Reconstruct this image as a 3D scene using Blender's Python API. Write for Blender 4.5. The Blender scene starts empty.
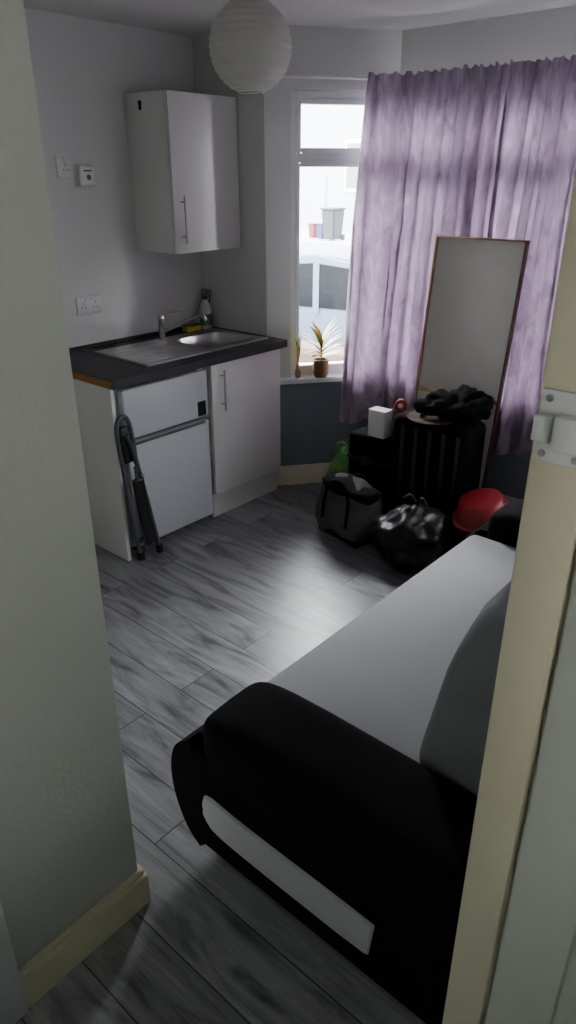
import bpy, bmesh, math, random
from mathutils import Vector, Matrix, noise
random.seed(7)
S = bpy.context.scene
COL = S.collection

# ---------------------------------------------------------------- materials
def srgb(r, g, b):
    f = lambda c: ((c/255)/12.92) if c/255 <= .04045 else (((c/255)+.055)/1.055)**2.4
    return (f(r), f(g), f(b))

def mat(name, c, rough=.5, metal=0., var=.06, scale=6., stretch=(1, 1, 1), bump=0., bscale=80., **kw):
    m = bpy.data.materials.new(name); m.use_nodes = True
    nt = m.node_tree; N = nt.nodes; L = nt.links
    b = N['Principled BSDF']
    tc = N.new('ShaderNodeTexCoord'); mp = N.new('ShaderNodeMapping')
    mp.inputs['Scale'].default_value = stretch
    L.new(tc.outputs['Object'], mp.inputs['Vector'])
    nz = N.new('ShaderNodeTexNoise'); nz.inputs['Scale'].default_value = scale
    nz.inputs['Detail'].default_value = 5
    L.new(mp.outputs['Vector'], nz.inputs['Vector'])
    mx = N.new('ShaderNodeMix'); mx.data_type = 'RGBA'
    mx.inputs[6].default_value = (*[max(0, x*(1-var)) for x in c], 1)
    mx.inputs[7].default_value = (*[min(1, x*(1+var)) for x in c], 1)
    L.new(nz.outputs['Fac'], mx.inputs[0])
    L.new(mx.outputs[2], b.inputs['Base Color'])
    b.inputs['Roughness'].default_value = rough
    b.inputs['Metallic'].default_value = metal
    for k, v in kw.items():
        b.inputs[k].default_value = v
    if bump > 0:
        n2 = N.new('ShaderNodeTexNoise'); n2.inputs['Scale'].default_value = bscale
        n2.inputs['Detail'].default_value = 4
        L.new(mp.outputs['Vector'], n2.inputs['Vector'])
        bp = N.new('ShaderNodeBump'); bp.inputs['Strength'].default_value = bump
        bp.inputs['Distance'].default_value = .01
        L.new(n2.outputs['Fac'], bp.inputs['Height']); L.new(bp.outputs['Normal'], b.inputs['Normal'])
    return m

SP = {'Specular IOR Level': .15}
M = {}
M['wall'] = mat('wall_paint', srgb(218, 219, 216), .75, var=.04, scale=2, bump=.08, bscale=120)
M['wallnear'] = mat('wall_paint_hall', srgb(194, 199, 190), .7, var=.05, scale=2.5, bump=.12, bscale=90)
M['dado'] = mat('wall_paint_dado', srgb(112, 119, 126), .7, var=.06, scale=3, bump=.1)
M['ceil'] = mat('ceiling_paint', srgb(215, 215, 212), .8, var=.03, scale=2, bump=.05)
M['cream'] = mat('trim_gloss_cream', srgb(220, 213, 184), .35, var=.07, scale=7, bump=.1, bscale=30)
M['white'] = mat('white_gloss', srgb(225, 226, 224), .3, var=.03)
M['upvc'] = mat('upvc_white', srgb(232, 234, 236), .3, var=.02)
M['doorw'] = mat('door_paint', srgb(208, 212, 202), .4, var=.05, scale=4, bump=.08)
M['cab'] = mat('cabinet_white', srgb(224, 223, 220), .35, var=.02)
M['fridge'] = mat('fridge_enamel', srgb(200, 204, 208), .35, var=.02, bump=.05, bscale=300)
M['seal'] = mat('fridge_seal', srgb(90, 92, 95), .6)
M['steel'] = mat('stainless_steel', srgb(190, 190, 188), .28, 1., var=.08, scale=10, stretch=(1, 12, 1))
M['chrome'] = mat('chrome', srgb(210, 210, 212), .12, 1., var=.02)
M['worktop'] = mat('worktop_laminate', srgb(30, 29, 32), .5, var=.4, scale=90)
M['chip'] = mat('worktop_chipboard', srgb(150, 104, 62), .8, var=.35, scale=60, bump=.3)
M['black'] = mat('black_fabric', srgb(12, 11, 14), .95, var=.3, scale=12, bump=.3, bscale=250, **SP)
M['blackp'] = mat('black_plastic', srgb(20, 20, 22), .35, var=.2)
M['dgrey'] = mat('dark_grey_tube', srgb(78, 81, 88), .4, var=.2)
M['binbag'] = mat('bin_liner', srgb(14, 14, 16), .42, var=.2, bump=1.0, bscale=14, **{'Specular IOR Level': .28})
M['greyf'] = mat('sofa_fabric_grey', srgb(168, 169, 172), .9, var=.07, scale=4, bump=.25, bscale=9)
M['pillow'] = mat('cushion_fabric_grey', srgb(122, 122, 127), .9, var=.2, scale=10, bump=.4, bscale=14)
M['sofaw'] = mat('sofa_inset_leatherette', srgb(212, 213, 215), .5, var=.04)
M['bagg'] = mat('bag_canvas_grey', srgb(74, 74, 76), .85, var=.25, scale=12, bump=.5, bscale=25)
M['red'] = mat('red_plastic', srgb(140, 14, 22), .5, var=.1)
M['green'] = mat('green_carrier', srgb(86, 146, 70), .4, var=.6, scale=18, bump=.5, bscale=25)
M['paper'] = mat('white_card', srgb(225, 225, 222), .7)
M['brown'] = mat('brown_felt', srgb(72, 54, 42), .85, var=.2)
M['wood'] = mat('pine_stretcher', srgb(176, 140, 104), .6, var=.15, scale=8, stretch=(1, 1, .1))
M['dkwood'] = mat('dark_edge', srgb(84, 56, 44), .6, var=.15)
M['pot'] = mat('plant_pot', srgb(120, 84, 48), .7, var=.35, scale=25)
M['yellow'] = mat('sponge_yellow', srgb(200, 180, 60), .9, bump=.5)
M['gspray'] = mat('spray_green', srgb(80, 120, 70), .4)
M['label'] = mat('label_black', srgb(25, 25, 28), .4, var=.6, scale=120)
M['brick'] = mat('brick_brown', srgb(56, 34, 26), .9, var=.3, scale=12, bump=.4)
M['road'] = mat('asphalt', srgb(84, 86, 89), .9, var=.12, scale=20)
M['render'] = mat('render_white', srgb(138, 141, 146), .8, var=.08)
M['carp'] = mat('car_paint_silver', srgb(66, 76, 90), .5, .0, var=.02, **SP)
M['glassd'] = mat('car_glass', srgb(6, 8, 12), .4, **{'Specular IOR Level': .05})
M['tyre'] = mat('tyre', srgb(22, 22, 22), .8)
M['bingrey'] = mat('bin_grey', srgb(26, 28, 32), .5)
M['binblue'] = mat('bin_blue', srgb(12, 34, 72), .5)
M['redout'] = mat('painted_red', srgb(84, 14, 14), .5)
M['hole'] = mat('dark_hole', srgb(10, 10, 10), .8)

# floor: laminate planks running along X
def floor_mat():
    m = bpy.data.materials.new('laminate_grey_oak'); m.use_nodes = True
    nt = m.node_tree; N = nt.nodes; L = nt.links; b = N['Principled BSDF']
    tc = N.new('ShaderNodeTexCoord')
    br = N.new('ShaderNodeTexBrick'); br.offset = .37; br.offset_frequency = 2
    br.inputs['Scale'].default_value = 1
    br.inputs['Brick Width'].default_value = 1.22; br.inputs['Row Height'].default_value = .165
    br.inputs['Mortar Size'].default_value = .0018; br.inputs['Mortar Smooth'].default_value = .2
    br.inputs['Bias'].default_value = 0
    br.inputs['Color1'].default_value = (0, 0, 0, 1); br.inputs['Color2'].default_value = (1, 1, 1, 1)
    br.inputs['Mortar'].default_value = (.5, .5, .5, 1)
    L.new(tc.outputs['Object'], br.inputs['Vector'])
    off = N.new('ShaderNodeVectorMath'); off.operation = 'MULTIPLY_ADD'
    L.new(br.outputs['Color'], off.inputs[0]); off.inputs[1].default_value = (7.3, 3.1, 5.7)
    L.new(tc.outputs['Object'], off.inputs[2])
    mp = N.new('ShaderNodeMapping'); mp.inputs['Scale'].default_value = (1.9, 10, 1)
    L.new(off.outputs[0], mp.inputs['Vector'])
    n1 = N.new('ShaderNodeTexNoise'); n1.inputs['Scale'].default_value = 1.2; n1.inputs['Detail'].default_value = 7
    n1.inputs['Roughness'].default_value = .58; n1.inputs['Distortion'].default_value = 1.5
    L.new(mp.outputs['Vector'], n1.inputs['Vector'])
    mp2 = N.new('ShaderNodeMapping'); mp2.inputs['Scale'].default_value = (4, 90, 1)
    L.new(off.outputs[0], mp2.inputs['Vector'])
    n2 = N.new('ShaderNodeTexNoise'); n2.inputs['Scale'].default_value = 1.5; n2.inputs['Detail'].default_value = 4
    L.new(mp2.outputs['Vector'], n2.inputs['Vector'])
    cr = N.new('ShaderNodeValToRGB')
    e = cr.color_ramp.elements
    e[0].position = .30; e[0].color = (*srgb(84, 84, 87), 1)
    e[1].position = .70; e[1].color = (*srgb(174, 174, 177), 1)
    k = cr.color_ramp.elements.new(.46); k.color = (*srgb(142, 142, 146), 1)
    L.new(n1.outputs['Fac'], cr.inputs['Fac'])
    m1 = N.new('ShaderNodeMix'); m1.data_type = 'RGBA'; m1.blend_type = 'MULTIPLY'; m1.inputs[0].default_value = .5
    L.new(cr.outputs['Color'], m1.inputs[6]); L.new(n2.outputs['Fac'], m1.inputs[7])
    mr = N.new('ShaderNodeMapRange'); mr.inputs['To Min'].default_value = .74; mr.inputs['To Max'].default_value = 1.2
    L.new(br.outputs['Color'], mr.inputs['Value'])
    m2 = N.new('ShaderNodeMix'); m2.data_type = 'RGBA'; m2.blend_type = 'MULTIPLY'; m2.inputs[0].default_value = 1
    L.new(m1.outputs[2], m2.inputs[6]); L.new(mr.outputs['Result'], m2.inputs[7])
    m3 = N.new('ShaderNodeMix'); m3.data_type = 'RGBA'
    L.new(br.outputs['Fac'], m3.inputs[0]); L.new(m2.outputs[2], m3.inputs[6]); m3.inputs[7].default_value = (.02, .02, .022, 1)
    L.new(m3.outputs[2], b.inputs['Base Color'])
    b.inputs['Roughness'].default_value = .33
    bp = N.new('ShaderNodeBump'); bp.inputs['Strength'].default_value = .12; bp.inputs['Distance'].default_value = .004
    L.new(n2.outputs['Fac'], bp.inputs['Height']); L.new(bp.outputs['Normal'], b.inputs['Normal'])
    return m
M['floor'] = floor_mat()

def cloth_trans(name, c1, c2, trans, scale, stretch, tc_col, bump=0):
    m = bpy.data.materials.new(name); m.use_nodes = True
    nt = m.node_tree; N = nt.nodes; L = nt.links; b = N['Principled BSDF']; out = N['Material Output']
    tc = N.new('ShaderNodeTexCoord'); mp = N.new('ShaderNodeMapping'); mp.inputs['Scale'].default_value = stretch
    L.new(tc.outputs['Object'], mp.inputs['Vector'])
    nz = N.new('ShaderNodeTexNoise'); nz.inputs['Scale'].default_value = scale; nz.inputs['Detail'].default_value = 6
    nz.inputs['Distortion'].default_value = 1.0
    L.new(mp.outputs['Vector'], nz.inputs['Vector'])
    cr = N.new('ShaderNodeValToRGB'); e = cr.color_ramp.elements
    e[0].position = .36; e[0].color = (*c1, 1); e[1].position = .68; e[1].color = (*c2, 1)
    L.new(nz.outputs['Fac'], cr.inputs['Fac']); L.new(cr.outputs['Color'], b.inputs['Base Color'])
    b.inputs['Roughness'].default_value = .7
    b.inputs['Sheen Weight'].default_value = .2
    if bump:
        bp = N.new('ShaderNodeBump'); bp.inputs['Strength'].default_value = bump; bp.inputs['Distance'].default_value = .01
        L.new(nz.outputs['Fac'], bp.inputs['Height']); L.new(bp.outputs['Normal'], b.inputs['Normal'])
    t = N.new('ShaderNodeBsdfTranslucent')
    mm = N.new('ShaderNodeMix'); mm.data_type = 'RGBA'; mm.blend_type = 'MULTIPLY'; mm.inputs[0].default_value = .5
    mm.inputs[6].default_value = (*tc_col, 1); L.new(cr.outputs['Color'], mm.inputs[7])
    L.new(mm.outputs[2], t.inputs['Color'])
    mx = N.new('ShaderNodeMixShader'); mx.inputs[0].default_value = trans
    L.new(b.outputs[0], mx.inputs[1]); L.new(t.outputs[0], mx.inputs[2]); L.new(mx.outputs[0], out.inputs['Surface'])
    return m
M['curtain'] = cloth_trans('curtain_crushed_velvet', srgb(128, 112, 130), srgb(190, 174, 190), .15, 15, (1, 1, .4), srgb(196, 172, 198), .6)
M['lantern'] = cloth_trans('rice_paper', srgb(225, 224, 218), srgb(235, 234, 228), .35, 5, (1, 1, 1), srgb(240, 238, 230))
M['canvas'] = cloth_trans('canvas_back', srgb(224, 223, 216), srgb(232, 231, 224), .42, 4, (1, 1, 1), srgb(235, 245, 232))

def glass_mat():
    m = bpy.data.materials.new('window_glass'); m.use_nodes = True
    nt = m.node_tree; N = nt.nodes; L = nt.links; N.remove(N['Principled BSDF'])
    t = N.new('ShaderNodeBsdfTransparent'); g = N.new('ShaderNodeBsdfGlossy'); g.inputs['Roughness'].default_value = .02
    f = N.new('ShaderNodeFresnel'); f.inputs['IOR'].default_value = 1.3
    mx = N.new('ShaderNodeMixShader'); L.new(f.outputs[0], mx.inputs[0]); L.new(t.outputs[0], mx.inputs[1]); L.new(g.outputs[0], mx.inputs[2])
    L.new(mx.outputs[0], N['Material Output'].inputs['Surface'])
    return m
M['glass'] = glass_mat()

# ---------------------------------------------------------------- helpers
def grp(name, loc=(0, 0, 0)):
    e = bpy.data.objects.new(name, None); e.location = loc; e.empty_display_size = .1
    COL.objects.link(e); return e

def add(name, me, m, parent=None, smooth=True, ang=35):
    ob = bpy.data.objects.new(name, me); COL.objects.link(ob)
    if m is not None and len(me.materials) == 0:
        me.materials.append(m)
    if smooth:
        for p in me.polygons: p.use_smooth = True
        me.set_sharp_from_angle(angle=math.radians(ang))
    if parent is not None:
        ob.parent = parent
        ob.matrix_parent_inverse = Matrix.Translation(-Vector(parent.location))
    return ob

def bm2(bm, name, m, parent=None, MX=None, smooth=True, ang=35):
    if MX is not None: bm.transform(MX)
    bmesh.ops.recalc_face_normals(bm, faces=bm.faces)
    me = bpy.data.meshes.new(name); bm.to_mesh(me); bm.free()
    return add(name, me, m, parent, smooth, ang)

def box(name, x0, x1, y0, y1, z0, z1, m, parent=None, bev=0., seg=2, MX=None):
    bm = bmesh.new(); bmesh.ops.create_cube(bm, size=1)
    for v in bm.verts:
        v.co = Vector(((x0+x1)/2+v.co.x*(x1-x0), (y0+y1)/2+v.co.y*(y1-y0), (z0+z1)/2+v.co.z*(z1-z0)))
    if bev > 0:
        bmesh.ops.bevel(bm, geom=bm.edges[:], offset=bev, segments=seg, affect='EDGES', profile=.5)
    return bm2(bm, name, m, parent, MX, smooth=bev > 0, ang=40)

def cyl(name, p0, p1, r, m, parent=None, r2=None, seg=24, bev=0., MX=None):
    p0 = Vector(p0); p1 = Vector(p1); d = p1-p0
    bm = bmesh.new()
    bmesh.ops.create_cone(bm, cap_ends=True, segments=seg, radius1=r, radius2=r if r2 is None else r2, depth=d.length)
    if bev > 0:
        es = [e for e in bm.edges if abs(e.verts[0].co.z-e.verts[1].co.z) < 1e-6]
        bmesh.ops.bevel(bm, geom=es, offset=bev, segments=2, affect='EDGES')
    R = d.to_track_quat('Z', 'Y').to_matrix().to_4x4()
    bm.transform(Matrix.Translation((p0+p1)/2) @ R)
    return bm2(bm, name, m, parent, MX)

def lathe(name, prof, c, m, parent=None, seg=32, MX=None, ang=50, closed=False):
    bm = bmesh.new(); rings = []
    for r, z in prof:
        rings.append([bm.verts.new((c[0]+r*math.cos(2*math.pi*i/seg), c[1]+r*math.sin(2*math.pi*i/seg), c[2]+z)) for i in range(seg)])
    for a, b in zip(rings, rings[1:]):
        for i in range(seg):
            bm.faces.new((a[i], a[(i+1) % seg], b[(i+1) % seg], b[i]))
    if closed:
        bm.faces.new(rings[0]); bm.faces.new(rings[-1])
    bmesh.ops.remove_doubles(bm, verts=bm.verts, dist=1e-5)
    return bm2(bm, name, m, parent, MX, ang=ang)

def tube(name, pts, r, m, parent=None, seg=8, MX=None, cyclic=False):
    pts = [Vector(p) for p in pts]
    bm = bmesh.new(); rings = []; n = len(pts)
    up = None
    for i, p in enumerate(pts):
        if cyclic: t = pts[(i+1) % n]-pts[i-1]
        else: t = pts[min(i+1, n-1)]-pts[max(i-1, 0)]
        t.normalize()
        if up is None:
            up = Vector((0, 0, 1)) if abs(t.z) < .9 else Vector((1, 0, 0))
        u = (up-t*up.dot(t)).normalized(); w = t.cross(u); up = u
        rings.append([bm.verts.new(p+(u*math.cos(2*math.pi*k/seg)+w*math.sin(2*math.pi*k/seg))*r) for k in range(seg)])
    prs = list(zip(rings, rings[1:])) + ([(rings[-1], rings[0])] if cyclic else [])
    for a, b in prs:
        for k in range(seg):
            bm.faces.new((a[k], a[(k+1) % seg], b[(k+1) % seg], b[k]))
    if not cyclic:
        bm.faces.new(rings[0]); bm.faces.new(rings[-1])
    return bm2(bm, name, m, parent, MX, ang=60)

def arc(pts, n=6):
    """catmull-rom smoothing of a point list"""
    P = [Vector(p) for p in pts]; P = [P[0]*2-P[1]]+P+[P[-1]*2-P[-2]]; out = []
    for i in range(1, len(P)-2):
        for k in range(n):
            t = k/n; a, b, c, d = P[i-1:i+3]
            out.append(.5*((2*b)+(c-a)*t+(2*a-5*b+4*c-d)*t*t+(3*b-a-3*c+d)*t**3))
    out.append(P[-2]); return out

def puff(name, c, dims, m, parent=None, e1=.5, e2=.5, nu=48, nv=32, namp=0., nsc=3., MX=None, fn=None, seed=0):
    f = lambda w, e: math.copysign(abs(w)**e, w)
    bm = bmesh.new(); rows = []
    for j in range(nv+1):
        ph = -math.pi/2+math.pi*j/nv; row = []
        for i in range(nu):
            th = 2*math.pi*i/nu
            p = Vector((f(math.cos(ph), e1)*f(math.cos(th), e2), f(math.cos(ph), e1)*f(math.sin(th), e2), f(math.sin(ph), e1)))
            if fn: p = fn(p)
            q = Vector((p.x*dims[0]/2, p.y*dims[1]/2, p.z*dims[2]/2))
            if namp:
                s = Vector((seed*3.1, seed*1.7, 0))
                q += p.normalized()*namp*(noise.noise(q*nsc+s)+.5*noise.noise(q*nsc*2.3+s))
            row.append(bm.verts.new(q+Vector(c)))
        rows.append(row)
    for a, b in zip(rows, rows[1:]):
        for i in range(nu):
            bm.faces.new((a[i], a[(i+1) % nu], b[(i+1) % nu], b[i]))
    bmesh.ops.remove_doubles(bm, verts=bm.verts, dist=1e-5)
    return bm2(bm, name, m, parent, MX, ang=80)

def prism_xz(name, prof, y0, y1, m, parent=None, bev=0., seg=3, MX=None):
    bm = bmesh.new()
    a = [bm.verts.new((x, y0, z)) for x, z in prof]; b = [bm.verts.new((x, y1, z)) for x, z in prof]
    fa = bm.faces.new(a); fb = bm.faces.new(b); n = len(prof)
    for i in range(n): bm.faces.new((a[i], a[(i+1) % n], b[(i+1) % n], b[i]))
    if bev > 0:
        es = list(fa.edges)+list(fb.edges)
        bmesh.ops.bevel(bm, geom=es, offset=bev, segments=seg, affect='EDGES')
    return bm2(bm, name, m, parent, MX, ang=40)

def offs(pts, o):
    """offset a 2D polyline toward the room interior (right-hand side) with mitres"""
    P = [Vector(p[:2]) for p in pts]; N = []
    for a, b in zip(P, P[1:]):
        d = (b-a).normalized(); N.append(Vector((d.y, -d.x)))
    out = []
    for i, p in enumerate(P):
        if i == 0: out.append(p+N[0]*o)
        elif i == len(P)-1: out.append(p+N[-1]*o)
        else:
            n = (N[i-1]+N[i]).normalized(); out.append(p+n*(o/n.dot(N[i])))
    return out

def strip(name, pts, o0, o1, z0, z1, m, parent=None, bev=0.):
    A = offs(pts, o0); B = offs(pts, o1); bm = bmesh.new()
    sec = [[bm.verts.new((*a, z0)), bm.verts.new((*b, z0)), bm.verts.new((*b, z1)), bm.verts.new((*a, z1))] for a, b in zip(A, B)]
    for s, t in zip(sec, sec[1:]):
        for k in range(4): bm.faces.new((s[k], s[(k+1) % 4], t[(k+1) % 4], t[k]))
    bm.faces.new(sec[0]); bm.faces.new(sec[-1])
    if bev > 0: bmesh.ops.bevel(bm, geom=bm.edges[:], offset=bev, segments=2, affect='EDGES')
    return bm2(bm, name, m, parent, smooth=bev > 0)

# ---------------------------------------------------------------- room shell
CZ = 2.36
P0, P1, P2, P3 = (-2.72, 2.95), (-2.30, 3.50), (-.92, 3.50), (-.50, 2.95)
bay = [P0, P1, P2, P3]
def poly_slab(name, pts, z0, z1, m):
    bm = bmesh.new()
    a = [bm.verts.new((*p, z0)) for p in pts]; b = [bm.verts.new((*p, z1)) for p in pts]; n = len(pts)
    bm.faces.new(a); bm.faces.new(b)
    for i in range(n): bm.faces.new((a[i], a[(i+1) % n], b[(i+1) % n], b[i]))
    return bm2(bm, name, m, smooth=False)
bo = offs(bay, -.10)
outline = [(-3.3, .6), (-3.3, 3.03), (-2.78, 3.03)] + [tuple(p) for p in bo[1:3]] + [(-.44, 3.03), (.1, 3.03), (.1, .7), (1.08, .7), (1.08, -1.58), (-1.2, -1.58), (-1.2, .6)]
poly_slab('floor', outline, -.06, 0, M['floor'])
poly_slab('ceiling', outline, CZ, CZ+.08, M['ceil'])
WX, WY = -1.108, .69
box('wall_left', -3.34, -3.22, .58, 3.07, 0, CZ, M['wall'])
box('wall_far_left', -3.22, -2.72, 2.95, 3.07, 0, CZ, M['wall'])
box('wall_far_right', -.50, 0, 2.95, 3.07, 0, CZ, M['wall'])
box('wall_right', 0, .12, .77, 3.07, 0, CZ, M['wall'])
box('wall_near_left', -3.22, WX, .58, WY, 0, CZ, M['wallnear'])
box('wall_hall_left', -1.22, WX, -1.6, .58, 0, CZ, M['wallnear'])
box('wall_near_right', -.193, 1.0, .665, .77, 0, CZ, M['doorw'])
box('wall_over_door', WX, -.193, .58, .68, 2.06, CZ, M['wallnear'])
box('wall_hall_right', 1.0, 1.1, -1.6, .77, 0, CZ, M['wallnear'])
box('wall_hall_back', -1.22, 1.1, -1.7, -1.6, 0, CZ, M['wallnear'])
SILL = .665
strip('wall_bay_lower', bay, -.12, 0, 0, SILL-.03, M['dado'])
strip('wall_bay_header', bay, -.12, 0, 2.10, CZ, M['wall'])
def lerp2(a, b, s):
    d = Vector(b)-Vector(a); return tuple(Vector(a)+d.normalized()*s)
L1 = (Vector(P1)-Vector(P0)).length
strip('wall_bay_pier_left', [P0, lerp2(P0, P1, .135)], -.12, 0, SILL-.03, 2.10, M['wall'])
strip('wall_bay_pier_right', [lerp2(P3, P2, .135), P3], -.12, 0, SILL-.03, 2.10, M['wall'])
strip('wall_bay_post_left', [lerp2(P0, P1, L1-.03), P1, lerp2(P1, P2, .03)], -.12, 0, SILL-.03, 2.10, M['wall'])
strip('wall_bay_post_right', [lerp2(P2, P1, .03), P2, lerp2(P2, P3, .03)], -.12, 0, SILL-.03, 2.10, M['wall'])
strip('trim_window_sill', [lerp2(P0, P1, .02), P1, P2, lerp2(P3, P2, .02)], -.16, .04, SILL-.03, SILL, M['upvc'], bev=.006)

def skirt(name, pts):
    g = grp(name, (*pts[0], 0))
    strip('board', pts, 0, .018, 0, .10, M['cream'], g, bev=.002)
    strip('moulding', pts, 0, .012, .10, .122, M['cream'], g, bev=.004)
skirt('baseboard_bay', bay)
skirt('baseboard_hall', [(WX, .30), (WX, WY), (-3.2, WY)])
skirt('baseboard_left', [(-3.22, .72), (-3.22, 1.78)])
skirt('baseboard_right', [(0, 2.95), (0, .78)])

# windows
def window(name, p, q, s0, s1, z0, z1, mull=(), transom=1.80):
    a = lerp2(p, q, s0); b = lerp2(p, q, s1); g = grp(name, (*a, z0)); W = s1-s0
    o0, o1 = -.10, -.035
    seg = lambda n, t0, t1, za, zb, oo=(o0, o1), mm=M['upvc'], bv=.004: strip(n, [lerp2(a, b, t0), lerp2(a, b, t1)], oo[0], oo[1], za, zb, mm, g, bev=bv)
    seg('frame_left', 0, .035, z0, z1); seg('frame_right', W-.035, W, z0, z1)
    seg('frame_bottom', .035, W-.035, z0, z0+.04); seg('frame_top', .035, W-.035, z1-.035, z1)
    seg('transom', .035, W-.035, transom-.022, transom+.022)
    xs = [.035]+[k for k in mull]+[W-.035]
    for i, k in enumerate(mull): seg('mullion_%d' % i, k-.03, k+.03, z0+.04, z1-.035)
    for i, (u, v) in enumerate(zip(xs, xs[1:])):
        u2 = u+(.03 if i > 0 else 0); v2 = v-(.03 if i < len(mull) else 0)
        o = (-.085, -.028)
        for (za, zb, tag) in ((transom+.022, z1-.035, 'top'), (z0+.04, transom-.022, 'low')):
            k = .024 if tag == 'top' else .02
            seg('sash_%s_l%d' % (tag, i), u2, u2+k, za, zb, o); seg('sash_%s_r%d' % (tag, i), v2-k, v2, za, zb, o)
            seg('sash_%s_b%d' % (tag, i), u2+k, v2-k, za, za+k, o); seg('sash_%s_t%d' % (tag, i), u2+k, v2-k, zb-k, zb, o)
            seg('pane_%s_%d' % (tag, i), u2+.015, v2-.015, za+.015, zb-.015, (-.068, -.064), M['glass'], 0)
    # portal
    ld = bpy.data.lights.new(name+'_portal', 'AREA'); ld.shape = 'RECTANGLE'; ld.size = W; ld.size_y = z1-z0
    ld.cycles.is_portal = True
    lo = bpy.data.objects.new(name+'_daylight_portal', ld); COL.objects.link(lo)
    d = (Vector(q)-Vector(p)).normalized(); n = Vector((d.y, -d.x, 0)); mid = (Vector(a)+Vector(b))/2
    lo.location = (mid.x-n.x*.13, mid.y-n.y*.13, (z0+z1)/2)
    lo.rotation_euler = n.to_track_quat('-Z', 'Y').to_euler()
    lo.parent = g; lo.matrix_parent_inverse = Matrix.Translation(-Vector(g.location))
window('window_1', P0, P1, .135, L1-.03, SILL, 2.10)
window('window_2', P1, P2, .03, 1.35, SILL, 2.10, mull=(.44, .88))
window('window_3', P2, P3, .03, L1-.135, SILL, 2.10)

# door lining, keep
g = grp('door_1', (-.22, .65, 0))
box('lining', -.249, -.193, .645, .77, 0, 2.06, M['cream'], g, bev=.004)
box('architrave', -.187, -.105, .648, .665, 0, 2.10, M['doorw'], g, bev=.004)
box('head', WX, -.249, .66, .74, 2.03, 2.06, M['cream'], g)
box('keep_plate', -.245, -.195, .641, .6455, 1.472, 1.542, M['white'], g, bev=.0015)
box('keep_box', -.226, -.200, .628, .643, 1.488, 1.522, M['white'], g, bev=.004)
box('keep_lip', -.247, -.229, .634, .643, 1.492, 1.518, M['white'], g, bev=.002)
box('keep_slot', -.2475, -.244, .635, .641, 1.498, 1.512, M['hole'], g)
for i, (x, z) in enumerate(((-.236, 1.480), (-.236, 1.534), (-.204, 1.480), (-.204, 1.534))):
    cyl('screw_%d' % i, (x, .642, z), (x, .6395, z), .0035, M['steel'], g, seg=12)
g = grp('trim_door_frame_left', (-1.1, .2, 0))
box('jamb', -1.12, -1.083, .12, .35, 0, 2.06, M['upvc'], g, bev=.004)

# ---------------------------------------------------------------- curtains and rail
def chaikin(P, it=3):
    P = [Vector(p) for p in P]
    for _ in range(it):
        Q = [P[0]]
        for a, b in zip(P, P[1:]): Q += [a*.75+b*.25, a*.25+b*.75]
        P = Q+[P[-1]]
    return P
def mk_path(o):
    raw = offs(bay, o); d = .12
    R = [raw[0]]
    for i in (1, 2):
        a = (raw[i-1]-raw[i]).normalized()*d; b = (raw[i+1]-raw[i]).normalized()*d
        R += [raw[i]+a, raw[i], raw[i]+b]
    R.append(raw[-1])
    P = chaikin(R, 3); Ls = [0]
    for a, b in zip(P, P[1:]): Ls.append(Ls[-1]+(b-a).length)
    return P, Ls
PP, PL = mk_path(.10)
def path(s, PP=PP, PL=PL):
    s = max(0, min(PL[-1]-1e-6, s))
    for i in range(len(PL)-1):
        if PL[i+1] >= s:
            t = (s-PL[i])/max(1e-9, PL[i+1]-PL[i]); p = PP[i].lerp(PP[i+1], t)
            d = (PP[i+1]-PP[i]).normalized(); return p, Vector((d.y, -d.x))
g = grp('curtain_rail', (-2.6, 3.0, 2.17))
RP, RL = mk_path(.055)
tube('rail', [(*path(.03+(RL[-1]-.06)*i/60, RP, RL)[0], 2.150) for i in range(61)], .009, M['upvc'], g)
for i, s in enumerate((.1, .35, .66, 1.3, 2.0, 2.5)):
    p, n = path(s, RP, RL); q = p-n*.055
    tube('bracket_%d' % i, [(*p, 2.150), (*(p-n*.03), 2.155), (*q, 2.155)], .006, M['upvc'], g)

def curtain(name, st, en, stb, enb, nf, zt, zb, seed, amp=.032, om=.016):
    nu, nv = 420, 70; bm = bmesh.new(); rows = []
    for j in range(nv+1):
        v = j/nv; z = zt+(zb-zt)*v; row = []
        a = st+(stb-st)*v**.8; b = en+(enb-en)*v**.8
        for i in range(nu+1):
            u = i/nu
            ph = 2*math.pi*nf*(u+.035*math.sin(5*u+seed)+.02*math.sin(13*u+seed)+.012*math.sin(3*v+8*u+seed))
            g2 = .35+.65*min(1, v*2.2)
            s = a+(b-a)*u + .014*math.sin(ph*.5+seed)*v - om*g2*math.sin(2*ph)*(.75+.25*math.sin(3*u*nf+seed))
            p, n = path(s)
            A = amp*(.38+.62*min(1, v*1.6))*(.66+.34*math.sin(7*u+seed*2))
            w = math.sin(ph)*A + .25*A*math.sin(2.1*ph+seed)*(.4+.6*v) + .02*noise.noise(Vector((u*7, v*2.5, seed)))
            w += .012*noise.noise(Vector((u*26, v*9, seed+5)))
            tp = max(0, 1-v*14)
            w = w*(1-.3*tp)+.006*math.sin(ph*3+seed)*tp
            q = p+n*w
            zz = z
            if j == nv: zz += .008*math.sin(ph*.5+seed)
            if j == 0: zz += .006*math.sin(ph*2)+.012*noise.noise(Vector((u*30, 0, seed)))
            row.append(bm.verts.new((q.x, q.y, zz)))
        rows.append(row)
    for r, t in zip(rows, rows[1:]):
        for i in range(nu): bm.faces.new((r[i], r[i+1], t[i+1], t[i]))
    bm2(bm, name, M['curtain'], None, ang=80)
curtain('curtain', .50, 1.24, .40, 1.215, 8, 2.165, .41, 1.3, .043)
curtain('curtain', 1.225, 2.25, 1.17, 2.3, 10, 2.165, .40, 4.1, .046)

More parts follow.
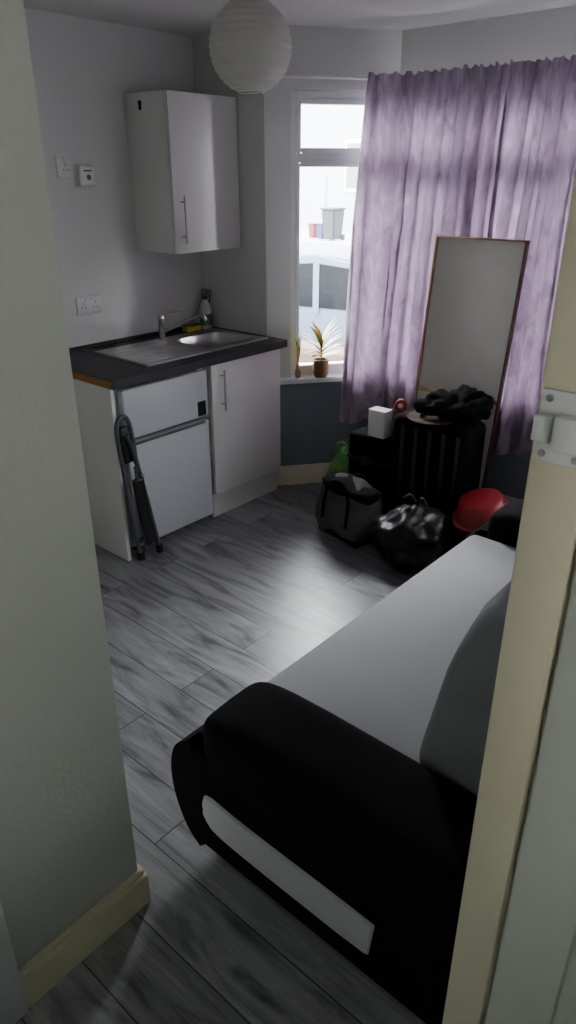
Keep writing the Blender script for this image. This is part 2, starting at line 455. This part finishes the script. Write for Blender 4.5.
# ---------------------------------------------------------------- kitchen run
g = grp('kitchen_base_unit', (-2.9, 2.35, 0))
XF, XW = -2.60, -3.215
box('end_panel', XW, XF, 1.795, 1.813, 0, .868, M['cab'], g, bev=.001)
box('carcass_left', XW, XF-.022, 2.415, 2.433, .15, .868, M['cab'], g)
box('carcass_right', XW, XF-.022, 2.90, 2.918, .15, .868, M['cab'], g)
box('carcass_back', XW, XW+.01, 2.433, 2.90, .15, .868, M['cab'], g)
box('carcass_floor', XW+.01, XF-.022, 2.433, 2.90, .15, .168, M['cab'], g)
box('cabinet_door', XF-.02, XF, 2.405, 2.925, .155, .862, M['cab'], g, bev=.002)
box('plinth', XF-.06, XF-.045, 2.415, 2.94, 0, .15, M['cab'], g)
def bar_handle(x, y, z0, z1, g):
    cyl('handle_bar', (x+.028, y, z0), (x+.028, y, z1), .0055, M['steel'], g, seg=12)
    for k, z in enumerate((z0+.03, z1-.03)): cyl('handle_post_%d' % k, (x, y, z), (x+.028, y, z), .004, M['steel'], g, seg=10)
bar_handle(XF, 2.47, .62, .83, g)
# worktop with a cut-out for the bowl
def holed(name, X, Y, z0, z1, H, m, parent):
    bm = bmesh.new()
    xs = [X[0], H[0], H[1], X[1]]; ys = [Y[0], H[2], H[3], Y[1]]
    for z in (z0, z1):
        for i in range(3):
            for j in range(3):
                if i == 1 and j == 1: continue
                bm.faces.new([bm.verts.new(c) for c in ((xs[i], ys[j], z), (xs[i+1], ys[j], z), (xs[i+1], ys[j+1], z), (xs[i], ys[j+1], z))])
    def wallq(xa, ya, xb, yb): bm.faces.new([bm.verts.new(c) for c in ((xa, ya, z0), (xb, yb, z0), (xb, yb, z1), (xa, ya, z1))])
    for R in ((X[0], X[1], Y[0], Y[1]), H):
        pts = [R[0], R[2]], [R[1], R[2]], [R[1], R[3]], [R[0], R[3]]
        for a, b in zip(pts, pts[1:]+pts[:1]): wallq(*a, *b)
    bmesh.ops.remove_doubles(bm, verts=bm.verts, dist=1e-6)
    return bm2(bm, name, m, parent, smooth=False)
H = (-3.0, -2.72, 2.50, 2.84)
holed('worktop', (XW, -2.565), (1.79, 2.945), .870, .908, H, M['worktop'], g)
box('worktop_raw_end', XW, -2.57, 1.786, 1.7905, .871, .905, M['chip'], g)
box('worktop_upstand', XW, XW+.012, 1.80, 2.945, .908, .925, M['worktop'], g)

g = grp('kitchen_sink', (-2.88, 2.5, .908))
holed('sink_top', (-3.10, -2.66), (2.06, 2.90), .9085, .913, H, M['steel'], g)
bm = bmesh.new(); rings = []
cx, cy, hx, hy = (H[0]+H[1])/2, (H[2]+H[3])/2, (H[1]-H[0])/2, (H[3]-H[2])/2
for sc, z, ex in ((1.07, .9150, .3), (1.0, .9152, .3), (.96, .905, .3), (.93, .85, .35), (.88, .78, .4), (.7, .765, .5), (.12, .762, 1)):
    ring = []
    for k in range(48):
        th = 2*math.pi*k/48; f = lambda w, e: math.copysign(abs(w)**e, w)
        ring.append(bm.verts.new((cx+hx*sc*f(math.cos(th), ex), cy+hy*sc*f(math.sin(th), ex), z)))
    rings.append(ring)
for a, b in zip(rings, rings[1:]):
    for k in range(48): bm.faces.new((a[k], a[(k+1) % 48], b[(k+1) % 48], b[k]))
bm.faces.new(rings[-1])
bm2(bm, 'bowl', M['steel'], g)
for i in range(7):
    x = -3.0+i*.045
    box('drainer_rib_%d' % i, x, x+.012, 2.12, 2.44, .913, .9155, M['steel'], g, bev=.0012)
strip('rim_front', [(-2.668, 2.065), (-2.668, 2.895)], -.004, .004, .913, .917, M['steel'], g, bev=.001)
strip('rim_left', [(-3.095, 2.068), (-2.668, 2.068)], -.004, .004, .913, .917, M['steel'], g, bev=.001)
# tap
cyl('tap_base', (-3.045, 2.47, .912), (-3.045, 2.47, .925), .026, M['chrome'], g, bev=.003)
cyl('tap_body', (-3.045, 2.47, .925), (-3.045, 2.47, 1.03), .019, M['chrome'], g, bev=.003)
tube('tap_spout', arc([(-3.045, 2.47, .955), (-3.0, 2.53, .985), (-2.95, 2.60, 1.02), (-2.915, 2.65, 1.035), (-2.905, 2.665, 1.01)], 6), .010, M['chrome'], g, 12)
cyl('tap_cap', (-3.045, 2.47, 1.03), (-3.045, 2.47, 1.05), .021, M['chrome'], g, r2=.016, bev=.003)
tube('tap_lever', [(-3.045, 2.47, 1.045), (-3.02, 2.52, 1.06), (-2.99, 2.57, 1.07)], .006, M['chrome'], g)

g = grp('spray_bottle', (-3.14, 2.87, .908))
SB = (-3.14, 2.88, .908)
lathe('body', [(0, 0), (.032, 0), (.037, .008), (.037, .10), (.030, .13), (.014, .155), (.014, .17), (0, .17)], SB, M['white'], g, 24)
lathe('bottle_label', [(.0375, .02), (.0375, .085)], SB, M['gspray'], g, 24)
cyl('collar', (SB[0], SB[1], 1.073), (SB[0], SB[1], 1.095), .017, M['red'], g)
box('spray_head', SB[0]-.018, SB[0]+.05, SB[1]-.013, SB[1]+.013, 1.095, 1.13, M['gspray'], g, bev=.006)
tube('trigger', [(SB[0]+.033, SB[1], 1.098), (SB[0]+.043, SB[1], 1.08), (SB[0]+.036, SB[1], 1.06)], .005, M['red'], g)
g = grp('washing_up_sponge', (-3.15, 2.78, .908))
box('foam', -3.17, -3.115, 2.72, 2.82, .909, .94, M['yellow'], g, bev=.005)
box('scourer', -3.17, -3.115, 2.72, 2.82, .94, .948, M['gspray'], g, bev=.002)

# fridge
g = grp('fridge', (-2.85, 2.12, 0))
fy0, fy1 = 1.865, 2.385
box('body', -3.15, -2.665, fy0, fy1, .02, .85, M['fridge'], g, bev=.006)
box('door_lower', -2.655, -2.61, fy0, fy1, .045, .585, M['fridge'], g, bev=.008, seg=3)
box('door_freezer', -2.655, -2.61, fy0, fy1, .605, .842, M['fridge'], g, bev=.008, seg=3)
box('seal', -2.668, -2.652, fy0+.01, fy1-.01, .05, .835, M['seal'], g)
box('hinge_cover', -2.66, -2.625, fy1-.05, fy1-.01, .842, .853, M['fridge'], g, bev=.002)
box('door_grip', -2.612, -2.606, fy0+.03, fy1-.03, .572, .584, M['seal'], g, bev=.001)
box('energy_label', -2.611, -2.609, 2.31, 2.365, .615, .69, M['label'], g)
for i, (x, y) in enumerate(((-2.69, fy0+.04), (-2.69, fy1-.04), (-3.1, fy0+.04), (-3.1, fy1-.04))):
    cyl('foot_%d' % i, (x, y, 0), (x, y, .022), .016, M['blackp'], g, seg=14)

# folding chair, folded and stood against the fridge, seen almost edge-on
g = grp('folding_chair', (-2.56, 1.87, 0))
MT = Matrix.Translation((-2.572, 1.905, 0)) @ Matrix.Rotation(math.radians(6), 4, 'X')
# back frame: long bowed tube with a rounded top, front leg frame folded alongside it
tube('back_frame', arc([(0, -.050, .012), (0, -.056, .20), (0, -.052, .45), (0, -.050, .66), (0, -.036, .725), (0, -.005, .745), (0, .022, .72), (0, .030, .64), (0, .024, .50)], 7), .011, M['dgrey'], g, 10, MX=MT)
tube('leg_frame', arc([(.018, .052, .012), (.018, .044, .16), (.018, .030, .34), (.018, .010, .56), (.018, -.012, .66)], 7), .011, M['dgrey'], g, 10, MX=MT)
tube('seat_frame', arc([(.022, -.030, .05), (.024, -.022, .2), (.024, -.010, .36), (.022, .0, .50)], 6), .008, M['dgrey'], g, 10, MX=MT)
box('seat', .008, .038, -.030, .030, .08, .44, M['blackp'], g, bev=.012, seg=3, MX=MT)
box('backrest', -.012, .012, -.040, .012, .52, .70, M['blackp'], g, bev=.010, seg=3, MX=MT)
for i, (x, y) in enumerate(((0, -.050), (.018, .052))):
    cyl('rubber_foot_%d' % i, (x, y, .0), (x, y, .045), .017, M['tyre'], g, MX=MT, bev=.004)
cyl('pivot_0', (-.006, .026, .44), (.03, .026, .44), .012, M['steel'], g, seg=16, MX=MT)
box('stretcher', -.004, .024, -.052, .052, .10, .118, M['dgrey'], g, bev=.004, MX=MT)

# wall cabinet
g = grp('wall_cabinet', (-3.06, 2.72, 1.36))
box('carcass', -3.217, -2.922, 2.485, 2.945, 1.36, 2.075, M['cab'], g, bev=.0015)
box('cabinet_door', -2.919, -2.90, 2.487, 2.943, 1.362, 2.073, M['cab'], g, bev=.002)
bar_handle(-2.90, 2.535, 1.41, 1.63, g)
cyl('cable_hole', (-3.10, 2.4853, 2.03), (-3.10, 2.4843, 2.03), .014, M['hole'], g, seg=20)
cyl('cable_hole_low', (-3.10, 2.4853, 2.012), (-3.10, 2.4843, 2.012), .012, M['hole'], g, seg=20)

# sockets
def socket(name, y, z, w, h, n):
    g = grp(name, (-3.22, y, z))
    box('plate', -3.22, -3.209, y-w/2, y+w/2, z-h/2, z+h/2, M['white'], g, bev=.003)
    for i in range(n):
        yy = y+(i-(n-1)/2)*.07
        for k, (dy, dz, a, b) in enumerate(((0, .012, .003, .007), (-.011, -.008, .006, .0025), (.011, -.008, .006, .0025))):
            box('pin_%d_%d' % (i, k), -3.2092, -3.2085, yy+dy-a/2, yy+dy+a/2, z+dz-b, z+dz+b, M['hole'], g)
        box('switch_%d' % i, -3.21, -3.205, yy-.006+(.018 if i == 0 else -.018)*(n > 1), yy+.006+(.018 if i == 0 else -.018)*(n > 1), z+.022, z+.036, M['white'], g, bev=.001)
socket('double_socket', 2.15, 1.12, .147, .086, 2)
socket('fused_spur_socket', 2.105, 1.75, .086, .086, 1)
g = grp('carbon_monoxide_alarm', (-3.2, 2.2, 1.72))
box('backplate', -3.22, -3.205, 2.155, 2.25, 1.665, 1.765, M['white'], g, bev=.006)
box('body', -3.207, -3.175, 2.16, 2.245, 1.67, 1.76, M['white'], g, bev=.012, seg=3)
box('vent', -3.1755, -3.174, 2.18, 2.225, 1.735, 1.742, M['seal'], g)
cyl('button', (-3.176, 2.205, 1.71), (-3.173, 2.205, 1.71), .012, M['seal'], g)

# ---------------------------------------------------------------- paper lantern
LC = Vector((-1.93, 2.03, 2.105)); LR = .138
g = grp('paper_lantern_shade', LC)
prof = []; nr = 15
for i in range(nr*4+1):
    t = i/(nr*4); ph = -math.pi/2+.28+(math.pi-.56)*t
    rr = LR*(1-.03*(1-abs(math.sin(math.pi*nr*t))**.6))
    prof.append((rr*math.cos(ph), rr*math.sin(ph)))
lathe('paper', prof, LC, M['lantern'], g, 56, ang=80)
for i, s in enumerate((-1, 1)):
    z = LC.z+s*LR*math.sin(math.pi/2-.28); r = LR*math.cos(math.pi/2-.28)
    tube('ring_%d' % i, [(LC.x+r*math.cos(a*math.pi/12), LC.y+r*math.sin(a*math.pi/12), z) for a in range(24)], .002, M['steel'], g, 6, cyclic=True)
zt = LC.z+LR*.96
cyl('cord', (LC.x, LC.y, LC.z+.06), (LC.x, LC.y, CZ-.02), .003, M['white'], g, seg=8)
cyl('lampholder', (LC.x, LC.y, LC.z+.02), (LC.x, LC.y, LC.z+.08), .018, M['white'], g)
lathe('bulb', [(0, -.05), (.02, -.045), (.03, -.02), (.027, .0), (.014, .025), (0, .03)], LC, M['white'], g, 20)
cyl('ceiling_rose', (LC.x, LC.y, CZ-.025), (LC.x, LC.y, CZ), .035, M['white'], g, r2=.045)
tube('wire_spreader', [(LC.x-.036, LC.y, zt), (LC.x, LC.y, LC.z+.08), (LC.x+.036, LC.y, zt)], .0015, M['steel'], g, 6)

# ---------------------------------------------------------------- sofa bed
g = grp('sofa_bed', (-.7, 1.8, 0))
SX0, SX1 = -1.12, -.12
box('base', SX0+.04, SX1, 1.08, 2.45, .05, .25, M['black'], g, bev=.015)
box('seat_mattress', SX0, -.36, 1.06, 2.42, .25, .425, M['greyf'], g, bev=.035, seg=4)
box('back_frame', -.34, SX1, 1.08, 2.45, .25, .74, M['black'], g, bev=.05, seg=4)
armp = arc([(-1.08, .03, 0), (-1.14, .08, 0), (-1.18, .17, 0), (-1.19, .27, 0), (-1.165, .36, 0), (-1.10, .42, 0)], 5)
body = [(p.x, p.y) for p in armp] + [(-.9, .44), (-.2, .44), (-.14, .42), (-.12, .38), (-.12, .05), (-.16, .03)]
prism_xz('arm_body', body, .885, 1.09, M['black'], g, bev=.035, seg=5)
prism_xz('far_arm_body', body, 2.42, 2.63, M['black'], g, bev=.035, seg=5)
puff('arm_pad', (-.595, .99, .445), (.95, .245, .205), M['black'], g, .46, .26, 110, 48, .005, 5)
puff('far_arm_pad', (-.595, 2.53, .445), (.95, .245, .205), M['black'], g, .46, .26, 110, 48, .005, 5, seed=3)
ins = [(p.x, p.y) for p in arc([(-1.055, .258, 0), (-1.06, .20, 0), (-1.03, .16, 0), (-.9, .147, 0), (-.53, .145, 0)], 5)]+[(-.52, .25)]
ins += [(p.x, p.y) for p in arc([(-.6, .252, 0), (-.9, .255, 0), (-1.03, .264, 0)], 4)]
prism_xz('arm_inset', ins, .876, .90, M['sofaw'], g, bev=.004, seg=2)
for i, (x, y) in enumerate(((-1.05, .95), (-.2, .95), (-1.05, 2.55), (-.2, 2.55))):
    cyl('leg_%d' % i, (x, y, 0), (x, y, .06), .025, M['blackp'], g)
def pil(p):
    k = 1-.08*(abs(p.y)**3); return Vector((p.x*k*(1+.10*(-p.z)), p.y, p.z*(1-.03*p.y*p.y)))
for i, y in enumerate((1.405, 2.03)):
    MXp = Matrix.Translation((-.47, y, .665)) @ Matrix.Rotation(math.radians(9), 4, 'Y')
    puff('back_cushion_%d' % i, (0, 0, 0), (.22, .58, .50), M['pillow'], g, .36, .34, 64, 44, .016, 6, MX=MXp, fn=pil, seed=i)

# ---------------------------------------------------------------- leaning canvas
g = grp('leaning_canvas_frame', (-1.66, 3.2, 0))
MC = Matrix.Translation((-1.665, 3.125, 0.004)) @ Matrix.Rotation(math.radians(-6.6), 4, 'X')
w, h = .235, 1.46
box('canvas_sheet', -w+.002, w-.002, .018, .022, .004, h-.004, M['canvas'], g, MX=MC)
box('bar_left', -w, -w+.009, 0, .022, 0, h, M['wood'], g, bev=.001, MX=MC)
box('bar_right', w-.009, w, 0, .030, 0, h, M['dkwood'], g, bev=.001, MX=MC)
box('bar_top', -w, w, 0, .022, h-.009, h, M['wood'], g, bev=.001, MX=MC)
box('bar_bottom', -w, w, 0, .022, 0, .014, M['wood'], g, bev=.001, MX=MC)
box('bar_cross', -w+.014, w-.014, .004, .020, .70, .722, M['wood'], g, bev=.001, MX=MC)

# ---------------------------------------------------------------- luggage pile
g = grp('suitcase', (-1.61, 2.98, 0))
box('shell', -1.825, -1.405, 2.87, 3.08, .045, .66, M['black'], g, bev=.035, seg=4)
for i in range(5):
    x = -1.76+i*.075; box('rib_%d' % i, x, x+.02, 2.866, 2.874, .09, .62, M['blackp'], g, bev=.003)
tube('zip', [(-1.828, 2.98, .09), (-1.828, 2.98, .62)], .005, M['blackp'], g)
for i, (x, y) in enumerate(((-1.78, 2.9), (-1.45, 2.9), (-1.78, 3.05), (-1.45, 3.05))):
    cyl('wheel_%d' % i, (x-.012, y, .025), (x+.012, y, .025), .025, M['blackp'], g, seg=18)
g = grp('equipment_case', (-1.97, 2.97, 0))
box('shell', -2.10, -1.84, 2.90, 3.10, .0, .50, M['black'], g, bev=.02, seg=3)
box('lid_band', -2.103, -1.837, 2.897, 3.103, .36, .375, M['blackp'], g, bev=.002)
box('latch', -2.0, -1.95, 2.886, 2.90, .34, .39, M['blackp'], g, bev=.002)
g = grp('card_box', (-1.93, 2.95, .5))
box('carton', -1.985, -1.885, 2.91, 2.98, .502, .64, M['paper'], g, bev=.002)
box('flap', -1.985, -1.885, 2.91, 2.98, .640, .643, M['paper'], g)
g = grp('red_reel', (-1.79, 2.9, .69))
MR = Matrix.Translation((-1.79, 2.90, .700)) @ Matrix.Rotation(math.radians(70), 4, 'X')
tube('hoop', [(.025*math.cos(a*math.pi/12), .025*math.sin(a*math.pi/12), 0) for a in range(24)], .010, M['red'], g, 8, MX=MR, cyclic=True)
cyl('hub', (0, 0, -.012), (0, 0, .012), .011, M['paper'], g, MX=MR)
g = grp('felt_hat', (-1.62, 2.95, .67))
lathe('brim', [(.0, .0), (.07, .0), (.115, .004), (.12, .010), (.08, .010), (.06, .012)], (-1.63, 2.93, .662), M['brown'], g, 32)
g = grp('folded_jacket', (-1.5, 2.98, .67))
puff('fabric', (-1.53, 3.0, .737), (.32, .22, .10), M['black'], g, .7, .8, 48, 28, .045, 12, seed=3)
puff('sleeve', (-1.60, 2.92, .722), (.26, .09, .06), M['black'], g, .7, .8, 36, 20, .02, 14, seed=5)
# grey holdall
g = grp('holdall_bag', (-1.95, 2.76, 0))
MB = Matrix.Translation((-1.955, 2.735, .155)) @ Matrix.Rotation(math.radians(-12), 4, 'Z')
def bagf(p):
    k = 1-.28*max(0, p.z); return Vector((p.x*(1-.1*max(0, p.z)), p.y*k, p.z*(1-.12*abs(p.x)*(p.z > 0))))
puff('bag_body', (0, 0, 0), (.38, .20, .31), M['bagg'], g, .6, .55, 64, 40, .035, 7, MX=MB, fn=bagf, seed=2)
box('base_panel', -.15, .15, -.085, .085, -.152, -.12, M['black'], g, bev=.012, MX=MB)
puff('top_flap', (0, 0, .12), (.35, .17, .07), M['black'], g, .6, .6, 40, 20, .02, 9, MX=MB, seed=8)
for i, y in enumerate((-.085, .07)):
    tube('strap_%d' % i, arc([(-.09, y*1.28, -.05), (-.085, y*1.1, .08), (-.05, y*1.0, .155), (.02, y*.9, .17), (.06, y*1.0, .145), (.09, y*1.1, .08), (.09, y*1.28, -.05)], 6), .008, M['black'], g, MX=MB)
# bin bags
def bagtop(p):
    k = 1 if p.z < .35 else max(.16, 1-1.25*(p.z-.35)); return Vector((p.x*k, p.y*k, p.z*(1.0 if p.z < 0 else 1.15)))
def binbag(name, c, d, seed):
    g = grp(name, (c[0], c[1], 0))
    puff('sack', c, d, M['binbag'], g, .75, .9, 96, 64, .05, 8, fn=bagtop, seed=seed)
    z = c[2]+d[2]/2*1.12
    for i in range(2):
        s = 1 if i else -1
        tube('tie_%d' % i, arc([(c[0], c[1], z-.01), (c[0]+s*.03, c[1]-.01, z+.03), (c[0]+s*.06, c[1]-.02, z+.01)], 4), .008, M['binbag'], g)
binbag('bin_bag', (-1.52, 2.665, .165), (.38, .30, .32), 4)
binbag('bin_bag', (-1.22, 2.86, .115), (.28, .32, .22), 9)
g = grp('red_basin', (-1.33, 2.82, .26))
MR = Matrix.Translation((-1.275, 2.83, .340)) @ Matrix.Rotation(math.radians(14), 4, 'X') @ Matrix.Rotation(math.radians(-8), 4, 'Y') @ Matrix.Rotation(math.pi, 4, 'X')
lathe('bowl', [(0, -.045), (.085, -.045), (.10, -.037), (.13, .040), (.145, .045), (.145, .050), (.128, .048), (.095, -.032), (.08, -.04), (0, -.04)], (0, 0, 0), M['red'], g, 40, MX=MR)
# green carrier
g = grp('carrier_bag', (-2.22, 3.03, 0))
puff('bag_body', (-2.205, 3.02, .17), (.17, .15, .34), M['green'], g, .6, .7, 40, 28, .03, 12, fn=bagf, seed=6)
for i, y in enumerate((-.03, .03)):
    tube('handle_%d' % i, arc([(-2.25, 3.02+y, .31), (-2.24, 3.02+y, .37), (-2.205, 3.02+y, .39), (-2.17, 3.02+y, .37), (-2.16, 3.02+y, .31)], 5), .006, M['green'], g)

# ---------------------------------------------------------------- plants on sill
def leafmat(n, a, b):
    m = mat(n, a, .45, var=.1); nt = m.node_tree; N = nt.nodes
    for nd in N:
        if nd.type == 'MIX': nd.inputs[6].default_value = (*a, 1); nd.inputs[7].default_value = (*b, 1)
        if nd.type == 'TEX_NOISE': nd.inputs['Scale'].default_value = 40
    return m
LM = [leafmat('leaf_green', srgb(60, 90, 30), srgb(170, 170, 60)), leafmat('leaf_yellow', srgb(210, 190, 90), srgb(120, 130, 40)), leafmat('leaf_pink', srgb(170, 110, 90), srgb(200, 170, 90))]
def leaf(name, base, az, tilt, ln, wd, m, g):
    bm = bmesh.new(); rows = []; n = 10; b = Vector(base)
    d = Vector((math.cos(az), math.sin(az), 0)); side = Vector((-d.y, d.x, 0)); p = b.copy(); a = tilt
    for i in range(n+1):
        t = i/n; w = wd*math.sin(math.pi*min(1, t*.9+.1))**.8*(1-t*.15)
        if i == n: w = .0008
        up = Vector((0, 0, 1))*math.cos(a)-d*math.sin(a)*1
        rows.append([bm.verts.new(p-side*w+up*.15*w), bm.verts.new(p), bm.verts.new(p+side*w+up*.15*w)])
        p = p+(d*math.sin(a)+Vector((0, 0, 1))*math.cos(a))*ln/n; a += .07
    for r, s in zip(rows, rows[1:]):
        for k in range(2): bm.faces.new((r[k], r[k+1], s[k+1], s[k]))
    bm2(bm, name, m, g, ang=80)
p = lerp2(P0, P1, .31)
nin = Vector((.795, -.607)); dal = Vector((.607, .795))
PC = Vector((p[0]+nin.x*.012, p[1]+nin.y*.012, SILL))
g = grp('potted_croton_plant', PC)
lathe('pot', [(0, 0), (.036, 0), (.045, .02), (.049, .06), (.044, .09), (.047, .10), (.042, .10), (.038, .085), (0, .085)], PC, M['pot'], g, 28)
for i in range(4):
    cyl('pot_foot_%d' % i, PC+Vector((.03*math.cos(i*1.57), .03*math.sin(i*1.57), 0)), PC+Vector((.033*math.cos(i*1.57), .033*math.sin(i*1.57), .02)), .008, M['pot'], g, seg=10)
tube('stem', [PC+Vector((0, 0, .08)), PC+Vector((0, 0, .20))], .005, LM[0], g)
for i in range(22):
    # leaves fan mostly along the sill (both ways) and into the room
    sgn = 1 if i % 2 else -1
    base_az = math.atan2(dal.y*sgn, dal.x*sgn)
    az = base_az + (-sgn)*random.uniform(-.15, .9)
    tl = .08+.05*i
    leaf('leaf_%d' % i, PC+Vector((nin.x*.01, nin.y*.01, .175-.003*i)), az, tl, .185-.003*i, .023, LM[i % 3], g)
q = lerp2(P0, P1, .175)
QC = Vector((q[0]+nin.x*.012, q[1]+nin.y*.012, SILL)); g = grp('dried_stem_vase', QC)
lathe('vase', [(0, 0), (.014, 0), (.018, .02), (.012, .05), (.008, .07), (.010, .08), (0, .08)], QC, M['wood'], g, 20)
for i in range(4):
    tube('stem_%d' % i, arc([QC+Vector((0, 0, .07)), QC+Vector((.004*(i-1.5), .003*i, .15)), QC+Vector((.008*(i-1.5), .004*i, .21+.01*i))], 4), .003, LM[1], g, 6)
    leaf('blade_%d' % i, QC+Vector((0, 0, .12+.02*i)), i*1.6, .4, .05, .006, LM[1], g)

# ---------------------------------------------------------------- outside
GZ = -.45
box('street_ground', -40, 25, 3.75, 45, GZ-.1, GZ, M['road'])
g = grp('garden_wall', (-4, 4.7, GZ))
box('brickwork', -9, 6, 4.65, 4.86, GZ, .34, M['brick'], g)
box('coping', -9, 6, 4.62, 4.89, .34, .40, M['brick'], g, bev=.01)
def car(name, cx, y0, m, flip=1):
    g = grp(name, (cx, y0+.85, GZ))
    pr = [(-2.1, .30), (-2.12, .62), (-2.0, .80), (-1.2, .95), (-.55, 1.42), (.1, 1.49), (.9, 1.45), (1.55, 1.10), (2.0, 1.0), (2.1, .7), (2.1, .3), (1.75, .22), (-1.75, .22)]
    prism_xz('body', [(cx+flip*x, GZ+z) for x, z in pr], y0, y0+1.7, m, g, bev=.06, seg=3)
    wn = [(-1.05, .97), (-.5, 1.36), (.1, 1.42), (.85, 1.38), (1.35, 1.06)]
    prism_xz('side_glass', [(cx+flip*x, GZ+z) for x, z in wn], y0-.012, y0+1.712, M['glassd'], g)
    box('b_pillar', cx+.1, cx+.17, y0-.018, y0+1.718, GZ+.96, GZ+1.42, m, g)
    for i, (x, y) in enumerate(((-1.35, y0+.08), (1.35, y0+.08), (-1.35, y0+1.62), (1.35, y0+1.62))):
        cyl('wheel_%d' % i, (cx+x, y-.1, GZ+.32), (cx+x, y+.1, GZ+.32), .32, M['tyre'], g, bev=.03)
        cyl('hub_%d' % i, (cx+x, y-.11, GZ+.32), (cx+x, y+.11, GZ+.32), .2, M['steel'], g)
    for i, x in enumerate((-.5, .6)): box('door_handle_%d' % i, cx+x, cx+x+.15, y0-.03, y0, GZ+.85, GZ+.88, m, g)
car('parked_car', -4.55, 5.5, M['carp'])
g = grp('terraced_house', (-16, 24, GZ))
box('facade', -32, 4, 22, 27, GZ, 6.5, M['render'], g)
box('roof', -32.3, 4.3, 21.7, 27, 6.5, 6.8, M['bingrey'], g)
for i in range(9):
    x = -31.6+i*3.8
    box('house_window_%d' % i, x, x+1.3, 21.93, 22.0, 1.3, 2.7, M['seal'], g); box('house_window_frame_%d' % i, x-.08, x+1.38, 21.95, 22.01, 1.2, 2.8, M['upvc'], g)
    box('house_door_%d' % i, x+2.2, x+2.9, 21.93, 22.0, GZ, 1.7, M['render'], g)
box('front_garden_ground', -30, 4, 16.5, 22, GZ, .02, M['render'])
def bin_(x, y, m, s=1.):
    g = grp('wheelie_bin', (x, y, 0))
    MS = Matrix.Translation((x, y, .02)) @ Matrix.Scale(s, 4)
    bm = bmesh.new(); bmesh.ops.create_cube(bm, size=1)
    for v in bm.verts:
        k = 1 if v.co.z > 0 else .8; v.co = Vector((v.co.x*.55*k, v.co.y*.6*k, .5+v.co.z*.9))
    bmesh.ops.bevel(bm, geom=bm.edges[:], offset=.03, segments=2, affect='EDGES'); bm2(bm, 'body', m, g, MX=MS)
    box('lid', -.3, .3, -.34, .32, .95, 1.02, m, g, bev=.02, MX=MS)
    for i, t in enumerate((-1, 1)): cyl('wheel_%d' % i, (t*.22, .24, .1), (t*.28, .24, .1), .1, M['tyre'], g, MX=MS)
bin_(-13.35, 17.3, M['bingrey'], .85); bin_(-13.9, 17.5, M['binblue'], .42); bin_(-14.3, 17.6, M['redout'], .4)

# ---------------------------------------------------------------- light
W = bpy.data.worlds.new('overcast_sky'); S.world = W; W.use_nodes = True
bg = W.node_tree.nodes['Background']
N = W.node_tree.nodes; L = W.node_tree.links
tc = N.new('ShaderNodeTexCoord'); sp = N.new('ShaderNodeSeparateXYZ'); cr = N.new('ShaderNodeValToRGB')
L.new(tc.outputs['Generated'], sp.inputs[0]); L.new(sp.outputs['Z'], cr.inputs['Fac'])
cr.color_ramp.elements[0].position = 0; cr.color_ramp.elements[0].color = (.86, .90, .92, 1)
cr.color_ramp.elements[1].position = .7; cr.color_ramp.elements[1].color = (.97, 1.0, 1.02, 1)
L.new(cr.outputs['Color'], bg.inputs['Color']); bg.inputs['Strength'].default_value = 58.0
ld = bpy.data.lights.new('hall_added_fill', 'AREA'); ld.shape = 'RECTANGLE'; ld.size = .5; ld.size_y = .7; ld.energy = 3.2; ld.color = (1, .97, .91)  # added fill lamp, out of view, brightens the near left wall and door jamb
ld.spread = math.radians(100)
lo = bpy.data.objects.new('hall_added_fill', ld); lo.location = (.95, .1, 1.6)
lo.rotation_euler = Vector((-1, .1, .25)).to_track_quat('-Z', 'Y').to_euler(); COL.objects.link(lo)

# ---------------------------------------------------------------- camera
cam = bpy.data.cameras.new('camera'); co = bpy.data.objects.new('camera', cam); COL.objects.link(co)
cam.sensor_fit = 'VERTICAL'; cam.sensor_height = 36; cam.lens = 36*711/1024; cam.clip_start = .02
p = math.atan(337/711)
co.location = (0, 0, 1.72)
co.rotation_euler = (math.pi/2-p, 0, math.radians(41))
S.camera = co
